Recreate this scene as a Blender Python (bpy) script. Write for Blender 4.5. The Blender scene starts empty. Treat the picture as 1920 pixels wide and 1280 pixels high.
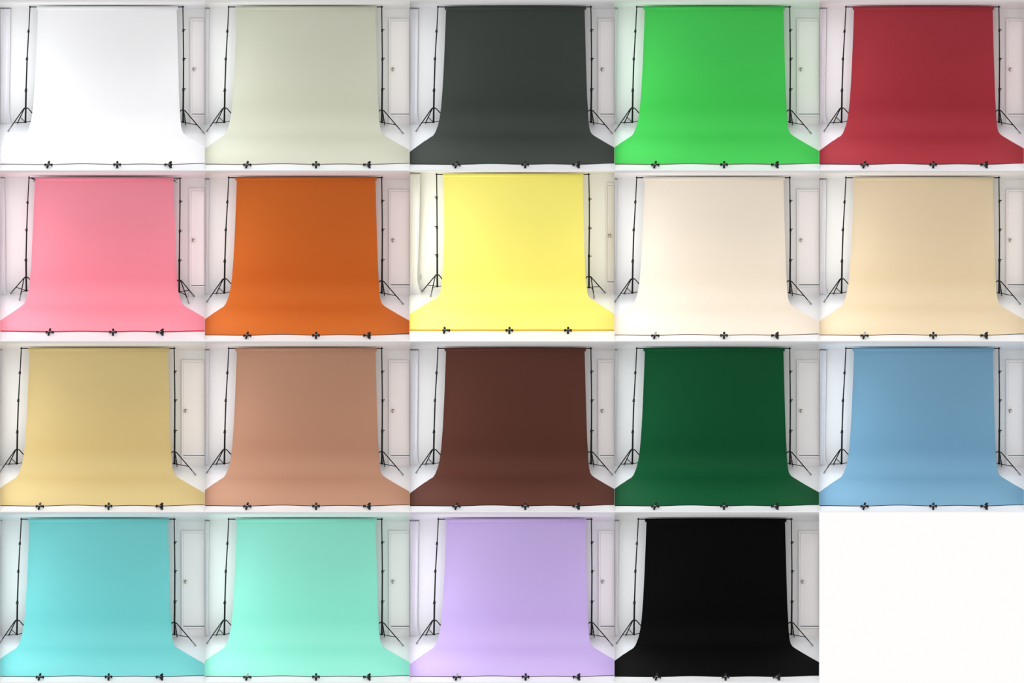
import bpy, math
from math import sin, cos, pi, radians
from mathutils import Vector

# ------------------------------------------------------------------ layout
# A cutaway building with five bays on each of four storeys; 0.01 m on the
# picture plane is one unit of the 384 x 320 bay plan.
PITCH = radians(20.0)
CP, SP = cos(PITCH), sin(PITCH)
H = 3.2 / CP                      # storey height
J = 230.0                         # height line of the wall/floor junction in a bay plan
BAYW = 3.84
DF = (318.5 - J) / (100 * SP)     # depth of a room

scene = bpy.context.scene
col = scene.collection


class Bay:
    def __init__(s, i):
        s.r, s.c = divmod(i, 5)
        s.ox, s.oz = s.c * BAYW, -s.r * H

    def W(s, x, d, z):            # plan x (0..384), depth d in m from back wall, height z in m
        return Vector((s.ox + x / 100.0, -d, s.oz + z))

    def P(s, x, y, d):            # elevation point at depth d
        return s.W(x, d, (J + 100 * d * SP - y) / (100 * CP))

    def F(s, x, y):               # floor point
        return s.W(x, (y - J) / (100 * SP), 0.0)


def zof(y, d):
    return (J + 100 * d * SP - y) / (100 * CP)


def dof(y, z=0.0):
    return (y - J + 100 * z * CP) / (100 * SP)


# ------------------------------------------------------------------ materials
def srgb(c):
    c = c / 255.0
    return c / 12.92 if c <= 0.04045 else ((c + 0.055) / 1.055) ** 2.4


def mat(name, rgb, rough=0.6, metal=0.0, spec=0.5, noise=0.0, scale=8.0, bump=0.0, bscale=200.0, trans=0.0, lin=False):
    m = bpy.data.materials.new(name)
    m.use_nodes = True
    nt = m.node_tree
    b = nt.nodes['Principled BSDF']
    c = tuple(rgb) if lin else tuple(srgb(v) for v in rgb)
    b.inputs['Base Color'].default_value = (*c, 1)
    b.inputs['Roughness'].default_value = rough
    b.inputs['Metallic'].default_value = metal
    b.inputs['Specular IOR Level'].default_value = spec
    tc = nt.nodes.new('ShaderNodeTexCoord')
    if noise > 0:
        n = nt.nodes.new('ShaderNodeTexNoise')
        n.inputs['Scale'].default_value = scale
        n.inputs['Detail'].default_value = 4
        mx = nt.nodes.new('ShaderNodeMix')
        mx.data_type = 'RGBA'
        mx.inputs[6].default_value = (*[v * (1 - noise) for v in c], 1)
        mx.inputs[7].default_value = (*[min(1, v * (1 + noise)) for v in c], 1)
        nt.links.new(tc.outputs['Object'], n.inputs['Vector'])
        nt.links.new(n.outputs['Fac'], mx.inputs[0])
        nt.links.new(mx.outputs[2], b.inputs['Base Color'])
    if bump > 0:
        n2 = nt.nodes.new('ShaderNodeTexNoise')
        n2.inputs['Scale'].default_value = bscale
        bp = nt.nodes.new('ShaderNodeBump')
        bp.inputs['Strength'].default_value = bump
        bp.inputs['Distance'].default_value = 0.002
        nt.links.new(tc.outputs['Object'], n2.inputs['Vector'])
        nt.links.new(n2.outputs['Fac'], bp.inputs['Height'])
        nt.links.new(bp.outputs['Normal'], b.inputs['Normal'])
    if trans > 0:
        t = nt.nodes.new('ShaderNodeBsdfTranslucent')
        t.inputs['Color'].default_value = (*c, 1)
        ms = nt.nodes.new('ShaderNodeMixShader')
        ms.inputs[0].default_value = trans
        nt.links.new(b.outputs[0], ms.inputs[1])
        nt.links.new(t.outputs[0], ms.inputs[2])
        nt.links.new(ms.outputs[0], nt.nodes['Material Output'].inputs['Surface'])
    return m


M_WALL = mat('wall_paint', (0.86, 0.855, 0.85), 0.75, spec=0.2, noise=0.012, scale=3, bump=0.1, lin=True)
M_WALLY = mat('wall_paint_bright', (0.96, 0.95, 0.945), 0.75, spec=0.2, noise=0.01, scale=3, bump=0.1, lin=True)
M_PART = mat('partition_paint', (0.95, 0.95, 0.95), 0.8, spec=0.1, noise=0.01, lin=True)
M_CEIL = mat('ceiling_paint', (0.82, 0.81, 0.815), 0.85, spec=0.1, noise=0.015, scale=2, lin=True)
M_FLOOR = mat('floor_paint', (0.84, 0.85, 0.87), 0.28, spec=0.4, noise=0.012, scale=2.5, lin=True)
M_FLOORY = mat('floor_paint_bright', (0.95, 0.95, 0.945), 0.28, spec=0.4, noise=0.01, scale=2.5, lin=True)
M_DOOR = mat('door_paint', (0.90, 0.865, 0.86), 0.5, spec=0.3, noise=0.01, scale=2, lin=True)
M_JAMB = mat('door_frame_paint', (0.90, 0.865, 0.86), 0.5, spec=0.3, noise=0.01, scale=2, lin=True)
M_SILL = mat('threshold_paint', (0.93, 0.94, 0.96), 0.4, noise=0.01, lin=True)
M_GAP = mat('door_gap_dark', (52, 50, 52), 0.8, noise=0.05)
M_CHROME = mat('knob_chrome', (205, 198, 190), 0.25, metal=1.0, noise=0.05)
M_BLACK = mat('black_powder_coat', (5, 5, 6), 0.5, spec=0.18, noise=0.1, scale=30)
M_BPLAST = mat('black_plastic', (5, 5, 6), 0.42, spec=0.25, noise=0.1, scale=30)
M_STEEL = mat('steel_pin', (150, 160, 168), 0.3, metal=0.8, noise=0.05)
M_RUBBER = mat('grey_rubber', (128, 126, 126), 0.6, noise=0.08, scale=40)
M_PALEH = mat('pale_grey_plastic', (170, 168, 166), 0.45, noise=0.06, scale=40)
M_DKH = mat('dark_grey_plastic', (70, 68, 66), 0.45, noise=0.06, scale=40)
M_CURT = mat('sheer_curtain', (0.94, 0.935, 0.97), 0.8, spec=0.1, noise=0.02, scale=12, bump=0.15, trans=0.15, lin=True)
M_CURTY = mat('curtain_warm', (0.93, 0.91, 0.91), 0.8, spec=0.1, noise=0.02, scale=12, bump=0.15, trans=0.15, lin=True)
M_RAIL = mat('rail_grey', (150, 150, 152), 0.4, metal=0.3, noise=0.05)
M_PANEL = mat('blank_panel_white', (0.99, 0.99, 0.99), 0.8, spec=0.1, noise=0.003, lin=True)
M_PLATE = mat('outlet_plastic', (226, 220, 216), 0.4, noise=0.02)
M_SOCKET = mat('outlet_hole', (150, 110, 110), 0.5, noise=0.05)


# ------------------------------------------------------------------ mesh helpers
class MB:
    def __init__(s):
        s.v, s.f, s.sm = [], [], []

    def add(s, vs, fs, smooth=False):
        o = len(s.v)
        s.v += [Vector(a) for a in vs]
        s.f += [tuple(i + o for i in f) for f in fs]
        s.sm += [smooth] * len(fs)

    def box(s, x0, x1, y0, y1, z0, z1):
        vs = [(x, y, z) for x in (x0, x1) for y in (y0, y1) for z in (z0, z1)]
        s.add(vs, [(0, 1, 3, 2), (4, 6, 7, 5), (0, 4, 5, 1), (2, 3, 7, 6), (0, 2, 6, 4), (1, 5, 7, 3)])

    def hexa(s, bottom, top):     # four corners each, same winding
        vs = list(bottom) + list(top)
        s.add(vs, [(3, 2, 1, 0), (4, 5, 6, 7), (0, 1, 5, 4), (1, 2, 6, 5), (2, 3, 7, 6), (3, 0, 4, 7)])

    def bar(s, a, b, w, h, up=Vector((0, 0, 1))):
        a, b = Vector(a), Vector(b)
        t = (b - a).normalized()
        u = t.cross(up)
        if u.length < 1e-4:
            u = t.cross(Vector((0, 1, 0)))
        u.normalize()
        n = u.cross(t)
        q = lambda p: [p + u * w + n * h, p - u * w + n * h, p - u * w - n * h, p + u * w - n * h]
        s.hexa(q(a), q(b))

    def path(s, pts, rads, n=10, dome=True):
        """round tube along pts with a radius for each; ends closed with small domes"""
        pts = [Vector(p) for p in pts]
        if not hasattr(rads, '__len__'):
            rads = [rads] * len(pts)
        rads = list(rads)
        if dome:
            t0 = (pts[0] - pts[1]).normalized()
            t1 = (pts[-1] - pts[-2]).normalized()
            r0, r1 = rads[0], rads[-1]
            pts = [pts[0] + t0 * r0 * 0.6, pts[0] + t0 * r0 * 0.4] + pts + [pts[-1] + t1 * r1 * 0.4, pts[-1] + t1 * r1 * 0.6]
            rads = [r0 * 0.45, r0 * 0.82] + rads + [r1 * 0.82, r1 * 0.45]
        o = len(s.v)
        vs, fs = [], []
        ref = None
        for k, p in enumerate(pts):
            t = (pts[min(k + 1, len(pts) - 1)] - pts[max(k - 1, 0)]).normalized()
            if ref is None:
                ref = t.cross(Vector((0.31, 0.2, 0.93)))
                if ref.length < 1e-3:
                    ref = t.cross(Vector((1, 0, 0)))
            ref = (ref - t * ref.dot(t)).normalized()
            w = t.cross(ref)
            for j in range(n):
                a = 2 * pi * j / n
                vs.append(p + (ref * cos(a) + w * sin(a)) * rads[k])
        m = len(pts)
        for k in range(m - 1):
            for j in range(n):
                j2 = (j + 1) % n
                fs.append((k * n + j, k * n + j2, (k + 1) * n + j2, (k + 1) * n + j))
        s.add(vs, fs, True)
        s.add(vs[:n], [tuple(reversed(range(n)))])
        s.add(vs[-n:], [tuple(range(n))])

    def ball(s, c, r, n=12, m=8, sq=(1, 1, 1)):
        c = Vector(c)
        vs = [c + Vector((0, 0, r * sq[2]))]
        for i in range(1, m):
            th = pi * i / m
            for j in range(n):
                a = 2 * pi * j / n
                vs.append(c + Vector((r * sq[0] * sin(th) * cos(a), r * sq[1] * sin(th) * sin(a), r * sq[2] * cos(th))))
        vs.append(c - Vector((0, 0, r * sq[2])))
        fs = []
        for j in range(n):
            j2 = (j + 1) % n
            fs.append((0, 1 + j, 1 + j2))
            for i in range(m - 2):
                a = 1 + i * n
                fs.append((a + j, a + n + j, a + n + j2, a + j2))
            a = 1 + (m - 2) * n
            fs.append((a + j, len(vs) - 1, a + j2))
        s.add(vs, fs, True)


def build(name, mb, material, parent=None, bevel=0.0, solid=0.0, origin=None):
    me = bpy.data.meshes.new(name)
    org = Vector(origin) if origin is not None else (Vector((0, 0, 0)))
    if parent is not None:
        base = parent['_w'] if '_w' in parent else (0, 0, 0)
        org = Vector(base)
    me.from_pydata([v - org for v in mb.v], [], mb.f)
    me.polygons.foreach_set('use_smooth', mb.sm)
    me.update()
    me.materials.append(material)
    o = bpy.data.objects.new(name, me)
    col.objects.link(o)
    if parent is not None:
        o.parent = parent
        o['_w'] = tuple(org)
    else:
        o.location = org
        o['_w'] = tuple(org)
    if bevel > 0:
        b = o.modifiers.new('bevel', 'BEVEL')
        b.width = bevel
        b.segments = 2
        b.limit_method = 'ANGLE'
    if solid > 0:
        b = o.modifiers.new('solid', 'SOLIDIFY')
        b.thickness = solid
        b.offset = 0
        e = o.modifiers.new('split', 'EDGE_SPLIT')
        e.split_angle = radians(50)
    return o


def empty(name, loc):
    o = bpy.data.objects.new(name, None)
    o.empty_display_size = 0.1
    col.objects.link(o)
    o.location = loc
    o['_w'] = tuple(loc)
    return o


def tag(o, label=None, cat=None, group=None, kind=None):
    if label:
        o['label'] = label
    if cat:
        o['category'] = cat
    if group:
        o['group'] = group
    if kind:
        o['kind'] = kind
    return o


def interp(pts, y):
    if y <= pts[0][1]:
        (x0, y0), (x1, y1) = pts[0], pts[1]
    elif y >= pts[-1][1]:
        (x0, y0), (x1, y1) = pts[-2], pts[-1]
    else:
        for k in range(len(pts) - 1):
            if pts[k][1] <= y <= pts[k + 1][1]:
                (x0, y0), (x1, y1) = pts[k], pts[k + 1]
                break
    return x0 + (x1 - x0) * (y - y0) / (y1 - y0)


# ------------------------------------------------------------------ bay data
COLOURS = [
    # name, paper albedo (linear), front edge strip rgb (dark ones paint shade), plan shift
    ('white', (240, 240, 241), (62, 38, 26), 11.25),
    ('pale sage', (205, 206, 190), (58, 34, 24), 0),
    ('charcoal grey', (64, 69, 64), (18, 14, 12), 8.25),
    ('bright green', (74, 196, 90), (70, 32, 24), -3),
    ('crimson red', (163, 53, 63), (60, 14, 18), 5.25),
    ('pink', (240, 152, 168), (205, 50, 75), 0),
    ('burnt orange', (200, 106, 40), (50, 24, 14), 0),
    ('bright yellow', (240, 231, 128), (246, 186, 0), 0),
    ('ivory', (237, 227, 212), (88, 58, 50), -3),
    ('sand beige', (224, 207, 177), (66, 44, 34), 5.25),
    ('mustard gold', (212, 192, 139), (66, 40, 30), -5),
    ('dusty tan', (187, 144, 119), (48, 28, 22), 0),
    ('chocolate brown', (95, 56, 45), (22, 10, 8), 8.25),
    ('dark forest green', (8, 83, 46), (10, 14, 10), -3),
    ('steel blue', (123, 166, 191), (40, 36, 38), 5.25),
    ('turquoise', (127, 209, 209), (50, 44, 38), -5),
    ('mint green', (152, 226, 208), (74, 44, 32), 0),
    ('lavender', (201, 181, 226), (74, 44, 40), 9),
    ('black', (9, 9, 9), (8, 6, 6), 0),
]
K_ALB = 1.0      # paper colour scale
FILL_R = 4.0  # power of the fill lamp added at the right of each bay
WIN_P = 21.0      # power of the daylight through each left window


def sh(pts, s):
    return [(x + s, y) for x, y in pts]


def template(s):
    return dict(
        J=(230.2, 233.2), C=(15.5, 17.2), cove=(0.26, 8.0), floor_end=318.5,
        roll=(57.5 + s, 322.5 + s, 15.0), bar=(43.6 + s, 333.6 + s, 13.0, 13.0), sheet_top=14,
        edgeL=sh([(60, 14), (60, 18), (58.5, 60), (56.5, 110), (54, 160), (51, 200), (48.3, 220), (45, 235), (42, 243), (39, 250), (35.5, 254.5), (15, 268), (0, 279), (-16, 291)], s),
        edgeR=sh([(320, 14), (320, 18), (321.5, 80), (323, 130), (324.5, 180), (326, 205), (327, 225), (328.5, 238), (330.5, 246), (333.5, 251), (338, 254.5), (362, 269), (384, 281.8), (400, 291)], s),
        hem=(307.6, 308.4, 306.6, 308.2, 307.2, 308.2, 305.8), hem_r=0.0055,
        clips=[(79 + s, 308.4, 'a'), (208.5 + s, 308.2, 'b'), (304.5 + s, 308.2, 'c')],
        stands=[
            dict(side='left', top=(45 + s, 12.5), base=(36.6 + s, 229), d=0.365, hub=203, ymid=[(42.6 + s, 58), (39.6 + s, 110), (37.6 + s, 169)], knob=-1, knoby=2,
                 feet=[(3.5 + s, 247), (21.3 + s, 231.5), (72 + s, 238)]),
            dict(side='right', top=(331.6 + s, 12.5), base=(332 + s, 229), d=0.40, hub=207, ymid=[(332.3 + s, 57), (332.9 + s, 111), (332.6 + s, 168)], knob=1, knoby=-1.6,
                 feet=[(372.3 + s, 251), (337.2 + s, 234.6), (298 + s, 236)]),
        ],
        curtain=dict(edge=[(8 + s, 16), (7 + s, 100), (6 + s, 170), (6 + s, 212), (8 + s, 224), (10 + s, 231)], top=17, rail=15.2),
        door=dict(fx=345.3 + s, fy=35.2, ix=348.6 + s, iy=38.8, by=213.2, knob=(353 + s, 131)),
    )


def pink():
    t = template(0)
    t.update(
        J=(229.5, 235.6), C=(13.0, 14.5), cove=(0.26, 7.5), roll=(65.2, 325.8, 15.7), bar=(53.4, 339.5, 13.6, 14.0), sheet_top=15,
        edgeL=[(65.8, 15), (65.5, 19), (63, 75), (60.5, 130), (58.5, 180), (56, 205), (53, 225), (50, 238), (45.5, 249), (40, 254), (28, 262.5), (0, 281.5)],
        edgeR=[(325, 15), (325, 20), (328, 100), (331, 180), (332.5, 210), (335, 230), (338, 241), (341, 249), (346, 253.5), (366, 265), (384, 276)],
        hem=(300.4, 301.6, 300.6, 301.6, 300.6, 301.6, 300.0), hem_r=0.011,
        clips=[(92.5, 302, 'a'), (211.8, 302, 'b'), (300.5, 302, 'c')],
        stands=[
            dict(side='left', top=(54.5, 12.4), base=(49.3, 225), d=0.365, hub=200.5, ymid=[(52, 59.5), (50, 111), (48.8, 167.5)], knob=-1, knoby=0,
                 feet=[(19.8, 230.6), (36.6, 243.5), (82, 236)]),
            dict(side='right', top=(337.6, 14.5), base=(336, 227), d=0.40, hub=206, ymid=[(337.6, 57.5), (337, 113), (336.4, 168)], knob=1, knoby=-0.5,
                 feet=[(364.3, 236.2), (354.3, 249.5), (301, 234)]),
        ],
        curtain=dict(edge=[(8, 14), (9.5, 100), (10.3, 170), (9.8, 208), (11, 222), (13.5, 230.5)], top=14.5, rail=12.5),
        door=dict(fx=355.0, fy=33.2, ix=358.3, iy=37.2, by=214.4, knob=(362.7, 131.2)),
    )
    return t


def yellow():
    t = template(0)
    t.update(
        J=(226.0, 228.0), C=(3.6, 5.0), cove=(0.26, 2.2), roll=(62, 326, 8.6), bar=(49, 337.8, 6.8, 6.8), sheet_top=8, floor_end=315.0,
        edgeL=[(64, 8), (64, 12), (64.7, 60), (65, 120), (64, 150), (62.5, 180), (61, 200), (60, 215), (58.5, 224), (56.5, 230), (53.5, 235), (45, 240.5), (0, 268.3)],
        edgeR=[(324.5, 8), (324.5, 12), (326, 80), (327.5, 140), (329, 180), (331, 205), (332.5, 224), (334, 232), (336.5, 237), (340, 240), (384, 268.5)],
        hem=(298.2, 298.5, 298.2, 298.5, 298.2, 298.5, 298.2), hem_r=0.014,
        clips=[(66.5, 298.5, 'd'), (187, 298.7, 'b'), (297, 298.7, 'b')],
        stands=[
            dict(side='left', top=(50.7, 6.5), base=(51.9, 217), d=0.30, hub=196, ymid=[(51.1, 50.5), (51.5, 106), (51.7, 159)], knob=-1, knoby=-1.5,
                 feet=[(23.4, 226.8), (39.4, 237), (82, 232)]),
            dict(side='right', top=(335.9, 6.5), base=(336.3, 219), d=0.32, hub=199, ymid=[(337, 53), (337, 107.5), (336.3, 160)], knob=1, knoby=0,
                 feet=[(366.8, 229.6), (346.2, 239.5), (303, 234)]),
        ],
        curtain=dict(edge=[(19.5, 5), (18, 100), (16, 165), (14, 205), (17, 216), (21, 226.5)], top=6.5, rail=4.8),
        door=dict(fx=368.6, fy=23.0, ix=371.3, iy=27.2, by=207.6, knob=(374.8, 123)),
    )
    return t


# ------------------------------------------------------------------ builders
def build_shell(bay, T, n, cname):
    """back wall, floor, ceiling of a bay"""
    yb = cname == 'bright yellow'
    x0, x1 = 0.0, 384.0
    dj = [(T['J'][0] - J) / (100 * SP), (T['J'][1] - J) / (100 * SP)]
    mb = MB()
    t = 0.06
    b = [bay.W(x0, dj[0], 0), bay.W(x1, dj[1], 0), bay.W(x1, -0.3, 0), bay.W(x0, -0.3, 0)]
    top = [v + Vector((0, 0, H - 0.016)) for v in b]
    mb.hexa(b, top)
    tag(build('wall_back', mb, M_WALLY if yb else M_WALL), 'white back wall behind the %s backdrop' % cname, 'wall', 'back walls of the studio bays', 'structure')
    de = (T['floor_end'] - J) / (100 * SP)
    mb = MB()
    mb.box(bay.ox, bay.ox + BAYW, -de, 0.3, bay.oz - 0.016, bay.oz)
    if de < DF - 0.01:
        mb.box(bay.ox, bay.ox + BAYW, -DF, -de, bay.oz - 0.016, bay.oz - 0.004)
    tag(build('floor', mb, M_FLOORY if yb else M_FLOOR, bevel=0.0), 'glossy white floor under the %s backdrop' % cname, 'floor', 'floors of the studio bays', 'structure')
    # ceiling: a steep cove above the back wall, then a gentle rise to the front
    dk, yk = T['cove']
    zt = bay.oz + H - 0.0165
    prof = [(None, None), (dk, yk), (DF, 0.0)]
    mb = MB()
    L, Rr = [], []
    for x, side in ((x0, 0), (x1, 1)):
        out = L if side == 0 else Rr
        out.append(bay.W(x, dj[side] - 0.05, zof(T['C'][side], dj[side]) - 0.0))
        for k in range(9):
            t = k / 8
            # quadratic blend of the two slopes
            p0 = (dj[side], zof(T['C'][side], dj[side]))
            p1 = (dk, zof(yk, dk))
            p2 = (0.75, zof(yk * (DF - 0.75) / (DF - dk), 0.75))
            d = (1 - t) ** 2 * p0[0] + 2 * t * (1 - t) * p1[0] + t * t * p2[0]
            z = (1 - t) ** 2 * p0[1] + 2 * t * (1 - t) * p1[1] + t * t * p2[1]
            out.append(bay.W(x, d, z))
        out.append(bay.W(x, DF, zof(0, DF)))
        out.append(Vector((bay.ox + x / 100, -DF, max(zt, bay.oz + zof(0, DF) + 0.0002))))
        out.append(Vector((bay.ox + x / 100, -(dj[side] - 0.05), zt)))
    n_ = len(L)
    fs = [(k, (k + 1) % n_, (k + 1) % n_ + n_, k + n_) for k in range(n_)]
    mb.add(L + Rr, fs, False)
    mb.sm = [1 <= k <= 9 for k in range(n_)]
    mb.add(L, [tuple(reversed(range(n_)))])
    mb.add(Rr, [tuple(range(n_))])
    tag(build('ceiling', mb, M_CEIL), 'white sloping ceiling above the %s backdrop' % cname, 'ceiling', 'ceilings of the studio bays', 'structure')
    return dj


def wall_d(dj, x):
    return dj[0] + (dj[1] - dj[0]) * x / 384.0


def build_door(bay, T, dj, n, cname):
    D = T['door']
    fx, fy, ix, iy, by = D['fx'], D['fy'], D['ix'], D['iy'], D['by']
    xe = 383.6
    dw = wall_d(dj, (fx + xe) / 2) + 0.006
    root = empty('door_%d' % n, bay.W((fx + xe) / 2, dw, 0))
    tag(root, 'pale door with round knob right of the %s backdrop' % cname, 'door', 'doors at the right of the bays', 'structure')

    def slab(x0, x1, y0, y1, d0, d1, z0=None):
        a = zof(y1, d1) if z0 is None else z0
        b_ = zof(y0, d1)
        m = MB()
        m.box(bay.ox + x0 / 100, bay.ox + x1 / 100, -d1, -d0, bay.oz + a, bay.oz + b_)
        return m
    m = slab(fx, ix, fy, 0, dw - 0.03, dw + 0.022, z0=0.0)
    m2 = slab(ix, xe, fy, iy, dw - 0.03, dw + 0.022)
    m.add(m2.v, m2.f)
    build('door_frame', m, M_JAMB, root, bevel=0.003)
    p = build('door_panel', slab(ix + 0.35, xe, iy + 0.5, by, dw - 0.02, dw + 0.010), M_DOOR, root, bevel=0.002)
    build('bottom_gap', slab(ix, xe, by, by + 2.0, dw - 0.02, dw + 0.004), M_GAP, root)
    build('threshold', slab(ix - 0.3, xe, by + 2.0, by + 4.2, dw - 0.02, dw + 0.03), M_SILL, root, bevel=0.003)
    build('step_riser', slab(ix, xe, by + 4.2, 0, dw - 0.02, dw + 0.006, z0=0.0), M_JAMB, root)
    kx, ky = D['knob']
    c = bay.P(kx, ky, dw + 0.05)
    m = MB()
    m.path([c + Vector((0, 0.045, 0)), c + Vector((0, 0.036, 0))], [0.034, 0.034], 18, dome=False)
    m.path([c + Vector((0, 0.04, 0)), c + Vector((0, 0.01, 0))], [0.012, 0.014], 12, dome=False)
    m.ball(c + Vector((0.004, 0, 0)), 0.031, 18, 12, (1, 0.8, 1))
    build('door_knob', m, M_CHROME, p)


def build_curtain(bay, T, dj, cname):
    C = T['curtain']
    root = empty('sheer_curtain', bay.W(4, 0.07, 0))
    tag(root, 'sheer white curtain at the left wall beside the %s backdrop' % cname, 'curtain', 'sheer curtains at the left of the bays')
    x_in = 0.8
    y0, y1 = C['top'], C['edge'][-1][1]
    rows, cols = 26, 40
    vs, fs = [], []
    for i in range(rows + 1):
        y = y0 + (y1 - y0) * i / rows
        e = interp(C['edge'], y)
        for j in range(cols + 1):
            u = j / cols
            x = x_in + (e - x_in) * u
            wv = sin(u * max(1.0, e / 6.5) * 2 * pi + 0.8) + 0.35 * sin(u * max(1.0, e / 3.1) * 2 * pi + 0.03 * y)
            amp = 0.006 + 0.004 * i / rows
            d = 0.055 + amp * wv
            z = zof(y, 0.05)
            if i == rows:
                z = 0.004
            vs.append(bay.W(x, d, z))
    for i in range(rows):
        for j in range(cols):
            a = i * (cols + 1) + j
            fs.append((a, a + 1, a + cols + 2, a + cols + 1))
    m = MB()
    m.add(vs, fs, True)
    mc = M_CURTY if cname == 'bright yellow' else M_CURT
    build('curtain_fabric', m, mc, root, solid=0.003)
    # heading tape
    m = MB()
    e = interp(C['edge'], y0)
    vs, fs = [], []
    for k, y in enumerate((y0 - 0.6, y0 + 8)):
        for j in range(cols + 1):
            u = j / cols
            x = x_in + (e - x_in) * u
            wv = sin(u * max(1.0, e / 6.5) * 2 * pi + 0.8) + 0.35 * sin(u * max(1.0, e / 3.1) * 2 * pi + 0.03 * y)
            vs.append(bay.W(x, 0.06 + 0.006 * wv, zof(y, 0.05)))
    for j in range(cols):
        fs.append((j, j + 1, j + cols + 2, j + cols + 1))
    m.add(vs, fs, True)
    build('heading_tape', m, mc, root, solid=0.004)
    rl = MB()
    rl.bar(bay.P(0.6, C['rail'] - 0.4, 0.05), bay.P(e + 1.0, C['rail'] + 0.5, 0.05), 0.010, 0.004)
    rail = build('curtain_rail', rl, M_RAIL, root)
    k = 0
    x = e
    while x > 1.0 and k < 4:
        hk = MB()
        hk.path([bay.P(x, C['rail'] + 0.3, 0.055), bay.P(x - 0.4, C['rail'] + 1.1, 0.062), bay.P(x - 0.2, y0 + 0.8, 0.062)], 0.0032, 6)
        build('curtain_hook', hk, M_RAIL, root)
        x -= 5.2
        k += 1


def build_stand(bay, S, cname):
    d = S['d']
    bx, by = S['base']
    tx, ty = S['top']
    root = empty('backdrop_stand', bay.W(bx, d, 0))
    tag(root, 'black tripod stand at the %s end of the %s backdrop' % (S['side'], cname), 'stand', 'tripod stands holding the backdrops')
    mids = S['ymid']
    chain = [(tx, ty)] + list(mids) + [(bx, by)]
    rr = [0.0100, 0.0116, 0.0132, 0.0165]
    P = lambda x, y: bay.P(x, y, d)
    for k in range(4):
        m = MB()
        m.path([P(*chain[k]), P(*chain[k + 1])], rr[k], 12, dome=False)
        build('pole_section', m, M_BLACK, root)
    for k, (x, y) in enumerate(mids):
        m = MB()
        a, b = P(x, y - 2.6), P(x, y + 2.6)
        m.path([a, b], [rr[k + 1] + 0.005, rr[k + 1] + 0.006], 12, dome=False)
        m.bar(P(x + S['knob'] * 0.5, y + 0.3), P(x + S['knob'] * 2.4, y + 0.3), 0.009, 0.011)
        cl = build('locking_collar', m, M_BPLAST, root, bevel=0.002)
        m = MB()
        ky = y + S['knoby']
        x1 = x + S['knob'] * (4.4 if S['side'] == 'right' or cname == 'bright yellow' else 2.8)
        m.path([P(x, ky), P(x1, ky)], 0.0065, 8)
        m.bar(P(x1 - S['knob'] * 0.6, ky - 0.9), P(x1 - S['knob'] * 0.6, ky + 0.9), 0.004, 0.005)
        build('wing_knob', m, M_BPLAST, cl)
    # top fitting
    m = MB()
    m.path([P(tx, ty - 1.6), P(tx, ty + 1.8)], 0.0115, 12, dome=False)
    build('top_socket', m, M_BPLAST, root)
    # hub and base ring
    f = (S['hub'] - ty) / (by - ty)
    hx = tx + (bx - tx) * f
    k3 = mids[2]
    hx = k3[0] + (bx - k3[0]) * (S['hub'] - k3[1]) / (by - k3[1])
    hc = P(hx, S['hub'])
    bc = P(bx, by)
    m = MB()
    m.path([hc + Vector((0, 0, 0.014)), hc - Vector((0, 0, 0.014))], 0.021, 14, dome=False)
    legs = []
    for (fxp, fyp) in S['feet']:
        foot = bay.F(fxp, fyp) + Vector((0, 0, 0.008))
        dirv = Vector((foot.x - hc.x, foot.y - hc.y, 0)).normalized()
        m.bar(hc, hc + dirv * 0.043, 0.009, 0.009)
        legs.append((foot, dirv))
    build('leg_hub', m, M_BPLAST, root, bevel=0.002)
    m = MB()
    m.path([bc + Vector((0, 0, 0.014)), bc - Vector((0, 0, 0.010))], 0.020, 14, dome=False)
    for foot, dirv in legs:
        m.bar(bc, bc + dirv * 0.034, 0.007, 0.007)
    build('base_ring', m, M_BPLAST, root, bevel=0.002)
    for fi, (foot, dirv) in enumerate(legs):
        fl = 0.04 if fi == 1 and cname not in ('pink', 'bright yellow') else 0.105
        a = hc + dirv * 0.040
        L = foot - a
        t = L.normalized()
        m = MB()
        m.path([a, foot - t * 0.03], 0.0100, 10, dome=False)
        lg = build('leg', m, M_BLACK, root)
        m = MB()
        m.path([foot - t * fl, foot - t * 0.03, foot - t * 0.006], [0.0120, 0.0130, 0.0150], 10)
        tag(build('rubber_foot', m, M_RUBBER, lg), 'grey rubber foot sleeve')
        q = a + L * 0.62
        m = MB()
        side = Vector((-dirv.y, dirv.x, 0)) * 0.0075
        m.path([bc + dirv * 0.03 + side, q + side], 0.0042, 8)
        m.path([bc + dirv * 0.03 - side, q - side], 0.0042, 8)
        m.path([q + side * 1.4, q - side * 1.4], 0.006, 8)
        build('brace', m, M_BLACK, root)


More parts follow.
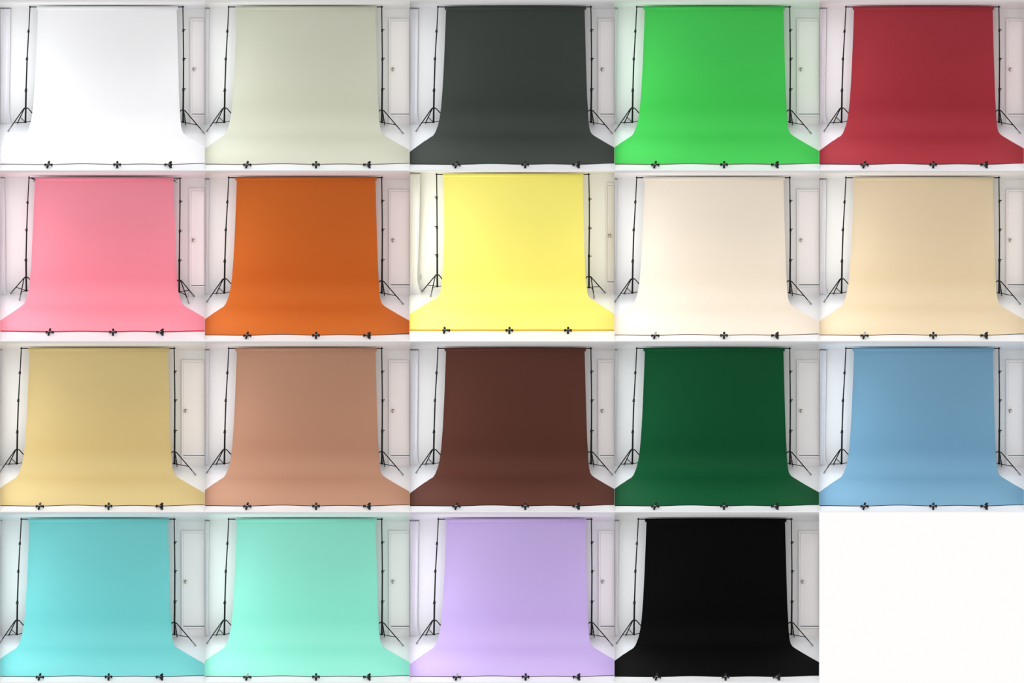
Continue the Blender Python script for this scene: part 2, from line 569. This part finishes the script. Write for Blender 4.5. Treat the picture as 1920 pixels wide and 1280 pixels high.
def build_backdrop(bay, T, cname, rgb, edge_shade_rgb):
    s0, s1 = T['stands']
    dL, dR = s0['d'], s1['d']
    rx0, rx1, ry = T['roll']
    dl = lambda x: dL + (dR - dL) * (x - s0['top'][0]) / (s1['top'][0] - s0['top'][0])
    # crossbar
    x0, x1, yl, yr = T['bar']
    m = MB()
    m.path([bay.P(x0, yl, dl(x0)), bay.P(x1, yr, dl(x1))], 0.0102, 12)
    o = build('crossbar', m, M_BLACK, origin=bay.P((x0 + x1) / 2, (yl + yr) / 2, dl((x0 + x1) / 2)))
    tag(o, 'black crossbar through the roll of the %s backdrop' % cname, 'bar', 'crossbars across the stands')
    # the backdrop
    alb = [min(0.93, srgb(v) * K_ALB) for v in rgb]
    pm = mat('paper_' + cname.replace(' ', '_'), alb, 0.75, spec=0.05 if cname == 'black' else 0.16, noise=0.012, scale=3.0, bump=0.12, bscale=90, lin=True)
    shade_mat = mat('paper_edge_' + cname.replace(' ', '_'), edge_shade_rgb, 0.7, spec=0.1, noise=0.08)
    root = empty('paper_backdrop', bay.W(192, 0.7, 0))
    tag(root, 'seamless %s paper backdrop hanging from its roll and sweeping over the floor' % cname, 'backdrop', 'seamless paper backdrops')
    # roll: hollow tube
    R, r = 0.034, 0.0315
    n = 28
    a, b = bay.P(rx0, ry, dl(rx0)), bay.P(rx1, ry, dl(rx1))
    ax = (b - a).normalized()
    u = Vector((0, 0, 1)) - ax * ax.z
    u.normalize()
    w = ax.cross(u)
    vs, fs = [], []
    for (c, rad, off) in ((a, r, 0), (a, R, 0), (b, R, 0), (b, r, 0)):
        for j in range(n):
            t = 2 * pi * j / n
            vs.append(c + (u * cos(t) + w * sin(t)) * rad)
    for k in range(4):
        for j in range(n):
            k2, j2 = (k + 1) % 4, (j + 1) % n
            fs.append((k * n + j, k2 * n + j, k2 * n + j2, k * n + j2))
    m = MB()
    m.add(vs, fs, False)
    m.sm = [i // n in (1, 3) for i in range(4 * n)]
    build('paper_roll', m, pm, root)
    # hanging and sweeping sheet
    Rb = 0.52
    hx = T['hem']
    cx = [0.0, T['clips'][0][0], (T['clips'][0][0] + T['clips'][1][0]) / 2, T['clips'][1][0],
          (T['clips'][1][0] + T['clips'][2][0]) / 2, T['clips'][2][0], 384.0]

    def yend(x):
        x = max(0, min(384, x))
        for k in range(6):
            if cx[k] <= x <= cx[k + 1]:
                t = (x - cx[k]) / (cx[k + 1] - cx[k])
                t = t * t * (3 - 2 * t)
                return hx[k] + (hx[k + 1] - hx[k]) * t
        return hx[-1]
    ym = sum(hx) / 7
    off = R - 0.004
    N = 96
    rows = []          # list of (dz function)
    ztop = zof(ry, (dL + dR) / 2)
    nv, na, nf = 34, 30, 54
    # sweep whose bend sets in and fades out gradually
    CURVE, px_, pz_ = [], 0.0, 0.0
    for k in range(na * 20 + 1):
        if k % 20 == 0:
            CURVE.append((px_, pz_))
        tt = (k + 0.5) / (na * 20)
        an = pi / 2 * tt * tt * (3 - 2 * tt)
        px_ += sin(an)
        pz_ += cos(an)
    tot = CURVE[-1][0]
    CURVE = [(a_ / tot, b_ / CURVE[-1][1]) for a_, b_ in CURVE]
    for i in range(nv):
        rows.append(('v', i / nv))
    for i in range(na):
        rows.append(('a', i / na))
    for i in range(nf + 1):
        rows.append(('f', i / nf))
    vs, fs = [], []
    zl = 0.0035
    for (k, t) in rows:
        # centre d for this row to read the outline
        def dz(x):
            db = dl(x) - off
            if k == 'v':
                return db, ztop + (Rb + zl - ztop) * t
            if k == 'a':
                fd, fz = CURVE[round(t * na)]
                return db + Rb * fd, zl + Rb * (1 - fz)
            d0 = db + Rb
            d1 = (yend(x) - 0.6 - J + 100 * zl * CP) / (100 * SP)
            return d0 + (d1 - d0) * t, zl
        ys = lambda x: J + 100 * dz(x)[0] * SP - 100 * dz(x)[1] * CP
        xl = interp(T['edgeL'], ys(40))
        xr = interp(T['edgeR'], ys(340))
        xl, xr = max(0.1, xl), min(383.9, xr)
        for j in range(N + 1):
            uu = j / N
            x = xl + (xr - xl) * uu
            d, z = dz(x)
            # gentle waves of hanging paper and creases near the left of the floor
            if k == 'v':
                env = min(1.0, t * 3) * min(1.0, (1 - t) * 2.5)
                d += 0.004 * sin(uu * pi * 2 + 0.5) * t + env * (0.026 * math.exp(-(x - xl) / 9.0) + 0.012 * math.exp(-(xr - x) / 7.0))
            else:
                zz = 0.0
                fr = 1.0 if k == 'f' else t
                g = math.exp(-((x - 62) / 45.0) ** 2) * math.exp(-((J + 100 * d * SP - 264) / 12.0) ** 2)
                zz = 0.0028 * g * fr * (1 + sin((J + 100 * d * SP) * 1.1 + x * 0.16))
                z += zz
            vs.append(bay.W(x, d, z))
    nr = len(rows)
    for i in range(nr - 1):
        for j in range(N):
            q = i * (N + 1) + j
            fs.append((q, q + N + 1, q + N + 2, q + 1))
    m = MB()
    m.add(vs, fs, True)
    build('paper_sheet', m, pm, root, solid=0.002)
    # strip along the front edge; its dark colour paints the shade beneath
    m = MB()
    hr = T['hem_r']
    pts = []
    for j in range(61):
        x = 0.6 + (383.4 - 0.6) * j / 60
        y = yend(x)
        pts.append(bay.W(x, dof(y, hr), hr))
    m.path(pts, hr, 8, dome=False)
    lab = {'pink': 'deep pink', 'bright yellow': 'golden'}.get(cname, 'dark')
    tag(build('front_edge_shade', m, shade_mat, root), '%s strip painting the shade under the front edge' % lab if lab == 'dark' else '%s folded front edge' % lab)


def build_clip(bay, x, y, kind, cname, pos, upper):
    """spring clamp: pivot body, two handles, two jaws, spring"""
    z0 = 0.050
    c = bay.W(x, dof(y, z0), z0)
    base = bay.W(x, dof(y, z0), 0)
    root = empty('spring_clamp', base)
    h = 'black spring clamp, %s of three on the %s backdrop front edge' % (pos, cname)
    tag(root, h, 'clamp', 'clamps along the front edges of the backdrops')
    pt = lambda dx, dy, z: bay.W(x + dx, dof(y + dy, z), z)
    if kind == 'a':
        up, dn, jaws = (1.8, -5.6), (-1.6, 5.6), ((-6.6, 0.1), (8.2, 0.3))
    elif kind == 'b':
        up, dn, jaws = (0.3, -5.2), (0, 5.8), ((-6.6, -0.3), (6.6, -0.2))
    elif kind == 'c':
        up, dn, jaws = (5.4, -4.9), (4.8, 5.6), ((-7.2, 0), (6.4, 0))
    else:
        up, dn, jaws = (-1.0, -5.2), (-2.4, 5.4), ((-4.2, 0.2), (9.2, 0.2))
    ux, uy = up
    m = MB()
    p0 = pt(ux * 0.12, uy * 0.15, z0 + 0.004)
    p2 = pt(ux, uy, 0.094)
    p1 = p0.lerp(p2, 0.5) + Vector((0.002 * (1 if ux >= 0 else -1), 0, 0.004))
    m.path([p0, p1, p2], [0.0185, 0.0225, 0.0205], 12)
    o = build('handle', m, {'pale': M_PALEH, 'grey': M_DKH}.get(upper, M_BPLAST), root)
    if upper == 'pale':
        tag(o, 'pale grey upper handle')
    elif upper == 'grey':
        tag(o, 'dark grey upper handle')
    ux, uy = dn
    m = MB()
    q0 = pt(ux * 0.12, uy * 0.1, z0 - 0.004)
    q2 = pt(ux, uy, 0.019)
    q1 = q0.lerp(q2, 0.5) + Vector((0, 0, 0.004))
    m.path([q0, q1, q2], [0.0185, 0.0220, 0.0200], 12)
    build('handle', m, M_BPLAST, root)
    for (jx, jy) in jaws:
        m = MB()
        a = pt(jx * 0.12, 0, z0 - 0.012)
        b = pt(jx, jy, 0.030)
        m.bar(a, a.lerp(b, 0.75), 0.016, 0.014)
        m.bar(a.lerp(b, 0.7), b, 0.019, 0.018)
        jw = build('jaw', m, M_BPLAST, root, bevel=0.004)
        m = MB()
        bb = a.lerp(b, 0.86)
        m.bar(Vector((bb.x - 0.010, bb.y, bay.oz + 0.0095)), Vector((bb.x + 0.010, bb.y, bay.oz + 0.0095)), 0.018, 0.006)
        m.bar(Vector((bb.x, bb.y, bay.oz + 0.012)), bb, 0.006, 0.006, Vector((0, 1, 0)))
        build('jaw_pad', m, M_BPLAST, jw, bevel=0.002)
    m = MB()
    top = c + Vector((0, -0.012, 0.012))
    m.path([top + Vector((-0.019, 0, 0)), top + Vector((0.019, 0, 0))], 0.0075, 10)
    tag(build('pivot_spring', m, M_STEEL, root), 'silver steel spring at the pivot')


def build_roll_clamp(bay, T, side):
    d = T['stands'][0 if side == 'left' else 1]['d'] - 0.005 + 0.045
    if side == 'left':
        segs = [((57, 13.8), (61, 15.6), (66.0, 17.6)), ((66.0, 17.8), (62.2, 20.3))]
        jaw = ((61, 14.2), (65.3, 17.2))
        x = 61
    else:
        segs = [((334.0, 15.6), (329, 18), (325.6, 19.8)), ((327.2, 18.6), (331.2, 22.6))]
        jaw = ((327, 16.4), (327.6, 19))
        x = 330
    root = empty('roll_clamp', bay.P(x, 17, d))
    tag(root, 'small black A-shaped clamp at the %s end of the pink paper roll' % side, 'clamp', 'clamps on the pink paper roll')
    for sg in segs:
        m = MB()
        m.path([bay.P(px, py, d) for px, py in sg], 0.0055, 8)
        build('handle', m, M_BPLAST, root)
    m = MB()
    m.path([bay.P(px, py, d) for px, py in jaw], 0.007, 8)
    build('jaw', m, M_BPLAST, root)


# ------------------------------------------------------------------ assemble
ORD = ('leftmost', 'middle', 'rightmost')
UP = {8: 'pale', 9: 'pale', 16: 'pale', 17: 'pale', 10: 'grey', 15: None}
for i, (cname, rgb, edge_shade_rgb, s) in enumerate(COLOURS):
    bay = Bay(i)
    T = pink() if cname == 'pink' else yellow() if cname == 'bright yellow' else template(s)
    dj = build_shell(bay, T, i + 1, cname)
    build_door(bay, T, dj, i + 1, cname)
    build_curtain(bay, T, dj, cname)
    build_backdrop(bay, T, cname, rgb, edge_shade_rgb)
    for S in T['stands']:
        build_stand(bay, S, cname)
    for k, (x, y, kind) in enumerate(T['clips']):
        build_clip(bay, x, y, kind, cname, ORD[k], UP.get(i) if k == 0 else None)
    if cname == 'pink':
        build_roll_clamp(bay, T, 'left')
        build_roll_clamp(bay, T, 'right')
    if cname == 'bright yellow':
        dw = wall_d(dj, 21) + 0.001
        root = empty('wall_outlet', bay.P(21, 199.5, dw))
        tag(root, 'small white wall outlet beside the curtain in the yellow backdrop bay', 'outlet')
        m = MB()
        a = bay.P(21, 199.5, dw)
        m.box(a.x - 0.022, a.x + 0.022, a.y - 0.008, a.y, a.z - 0.058, a.z + 0.058)
        build('cover_plate', m, M_PLATE, root, bevel=0.003)
        m = MB()
        m.box(a.x - 0.014, a.x - 0.002, a.y - 0.011, a.y - 0.006, a.z - 0.012, a.z + 0.010)
        build('socket', m, M_SOCKET, root)
    # window daylight at left; added fill lamp at right to brighten the wall
    for side, power, (wd, dc) in (('left', WIN_P, (1.9, 1.2)), ('right', FILL_R, (1.1, 0.75))):
        L = bpy.data.lights.new('side_light', 'AREA')
        L.shape = 'RECTANGLE'
        L.size, L.size_y = 1.85, wd
        L.energy = power * (1.4 if cname == 'bright yellow' else 1.0)
        L.color = (0.93, 0.965, 1.0) if side == 'left' else (1.0, 0.99, 0.98)
        lo = bpy.data.objects.new('side_light', L)
        col.objects.link(lo)
        lo.location = bay.W(0.5 if side == 'left' else 383.5, dc, 1.12)
        lo.rotation_euler = (0, -pi / 2 if side == 'left' else pi / 2, 0)

# partitions between the bays
for r in range(4):
    for c in range(6):
        if r == 3 and c == 5:
            continue
        m = MB()
        x = c * BAYW
        z = -r * H
        m.box(x - 0.001, x + 0.001, -DF, 0.0, z + 0.0, z + H - 0.016)
        o = build('wall_left' if c == 0 else 'wall_right', m, M_PART)
        tag(o, None, None, None, 'structure')
# the blank twentieth bay: closed by a plain white front
m = MB()
m.box(4 * BAYW + 0.003, 5 * BAYW + 0.6, -DF, -DF + 0.05, -3 * H - 0.3, -2 * H - 0.016)
tag(build('wall_front', m, M_PANEL), 'blank white front panel closing the bottom right bay', 'wall', None, 'structure')

# drop the helper property
for o in bpy.data.objects:
    if '_w' in o:
        del o['_w']

# ------------------------------------------------------------------ light
w = bpy.data.worlds.new('sky')
scene.world = w
w.use_nodes = True
bg = w.node_tree.nodes['Background']
bg.inputs['Color'].default_value = (1.0, 0.99, 0.985, 1)
bg.inputs['Strength'].default_value = 0.78
S = bpy.data.lights.new('sun', 'SUN')
S.energy = 1.35
S.angle = radians(40)
S.color = (1.0, 0.992, 0.985)
so = bpy.data.objects.new('sun', S)
col.objects.link(so)
so.rotation_euler = (radians(90 - 58), 0, 0)    # shines from the front and above

# ------------------------------------------------------------------ camera
cam = bpy.data.cameras.new('camera')
cam.type = 'ORTHO'
cam.ortho_scale = 19.2
cam.sensor_fit = 'HORIZONTAL'
cam.clip_end = 200
co = bpy.data.objects.new('camera', cam)
col.objects.link(co)
u = Vector((0, SP, CP))
f = Vector((0, CP, -SP))
co.location = Vector((9.6, 0, 0)) + u * ((J - 640) / 100.0) - f * 30
co.rotation_euler = (pi / 2 - PITCH, 0, 0)
scene.camera = co

vs = scene.view_settings
vs.view_transform = 'Standard'
vs.look = 'None'
vs.exposure = 0.0
vs.gamma = 1.0
vs.use_curve_mapping = False
scene.cycles.use_denoising = True
scene.cycles.max_bounces = 8
scene.cycles.diffuse_bounces = 5
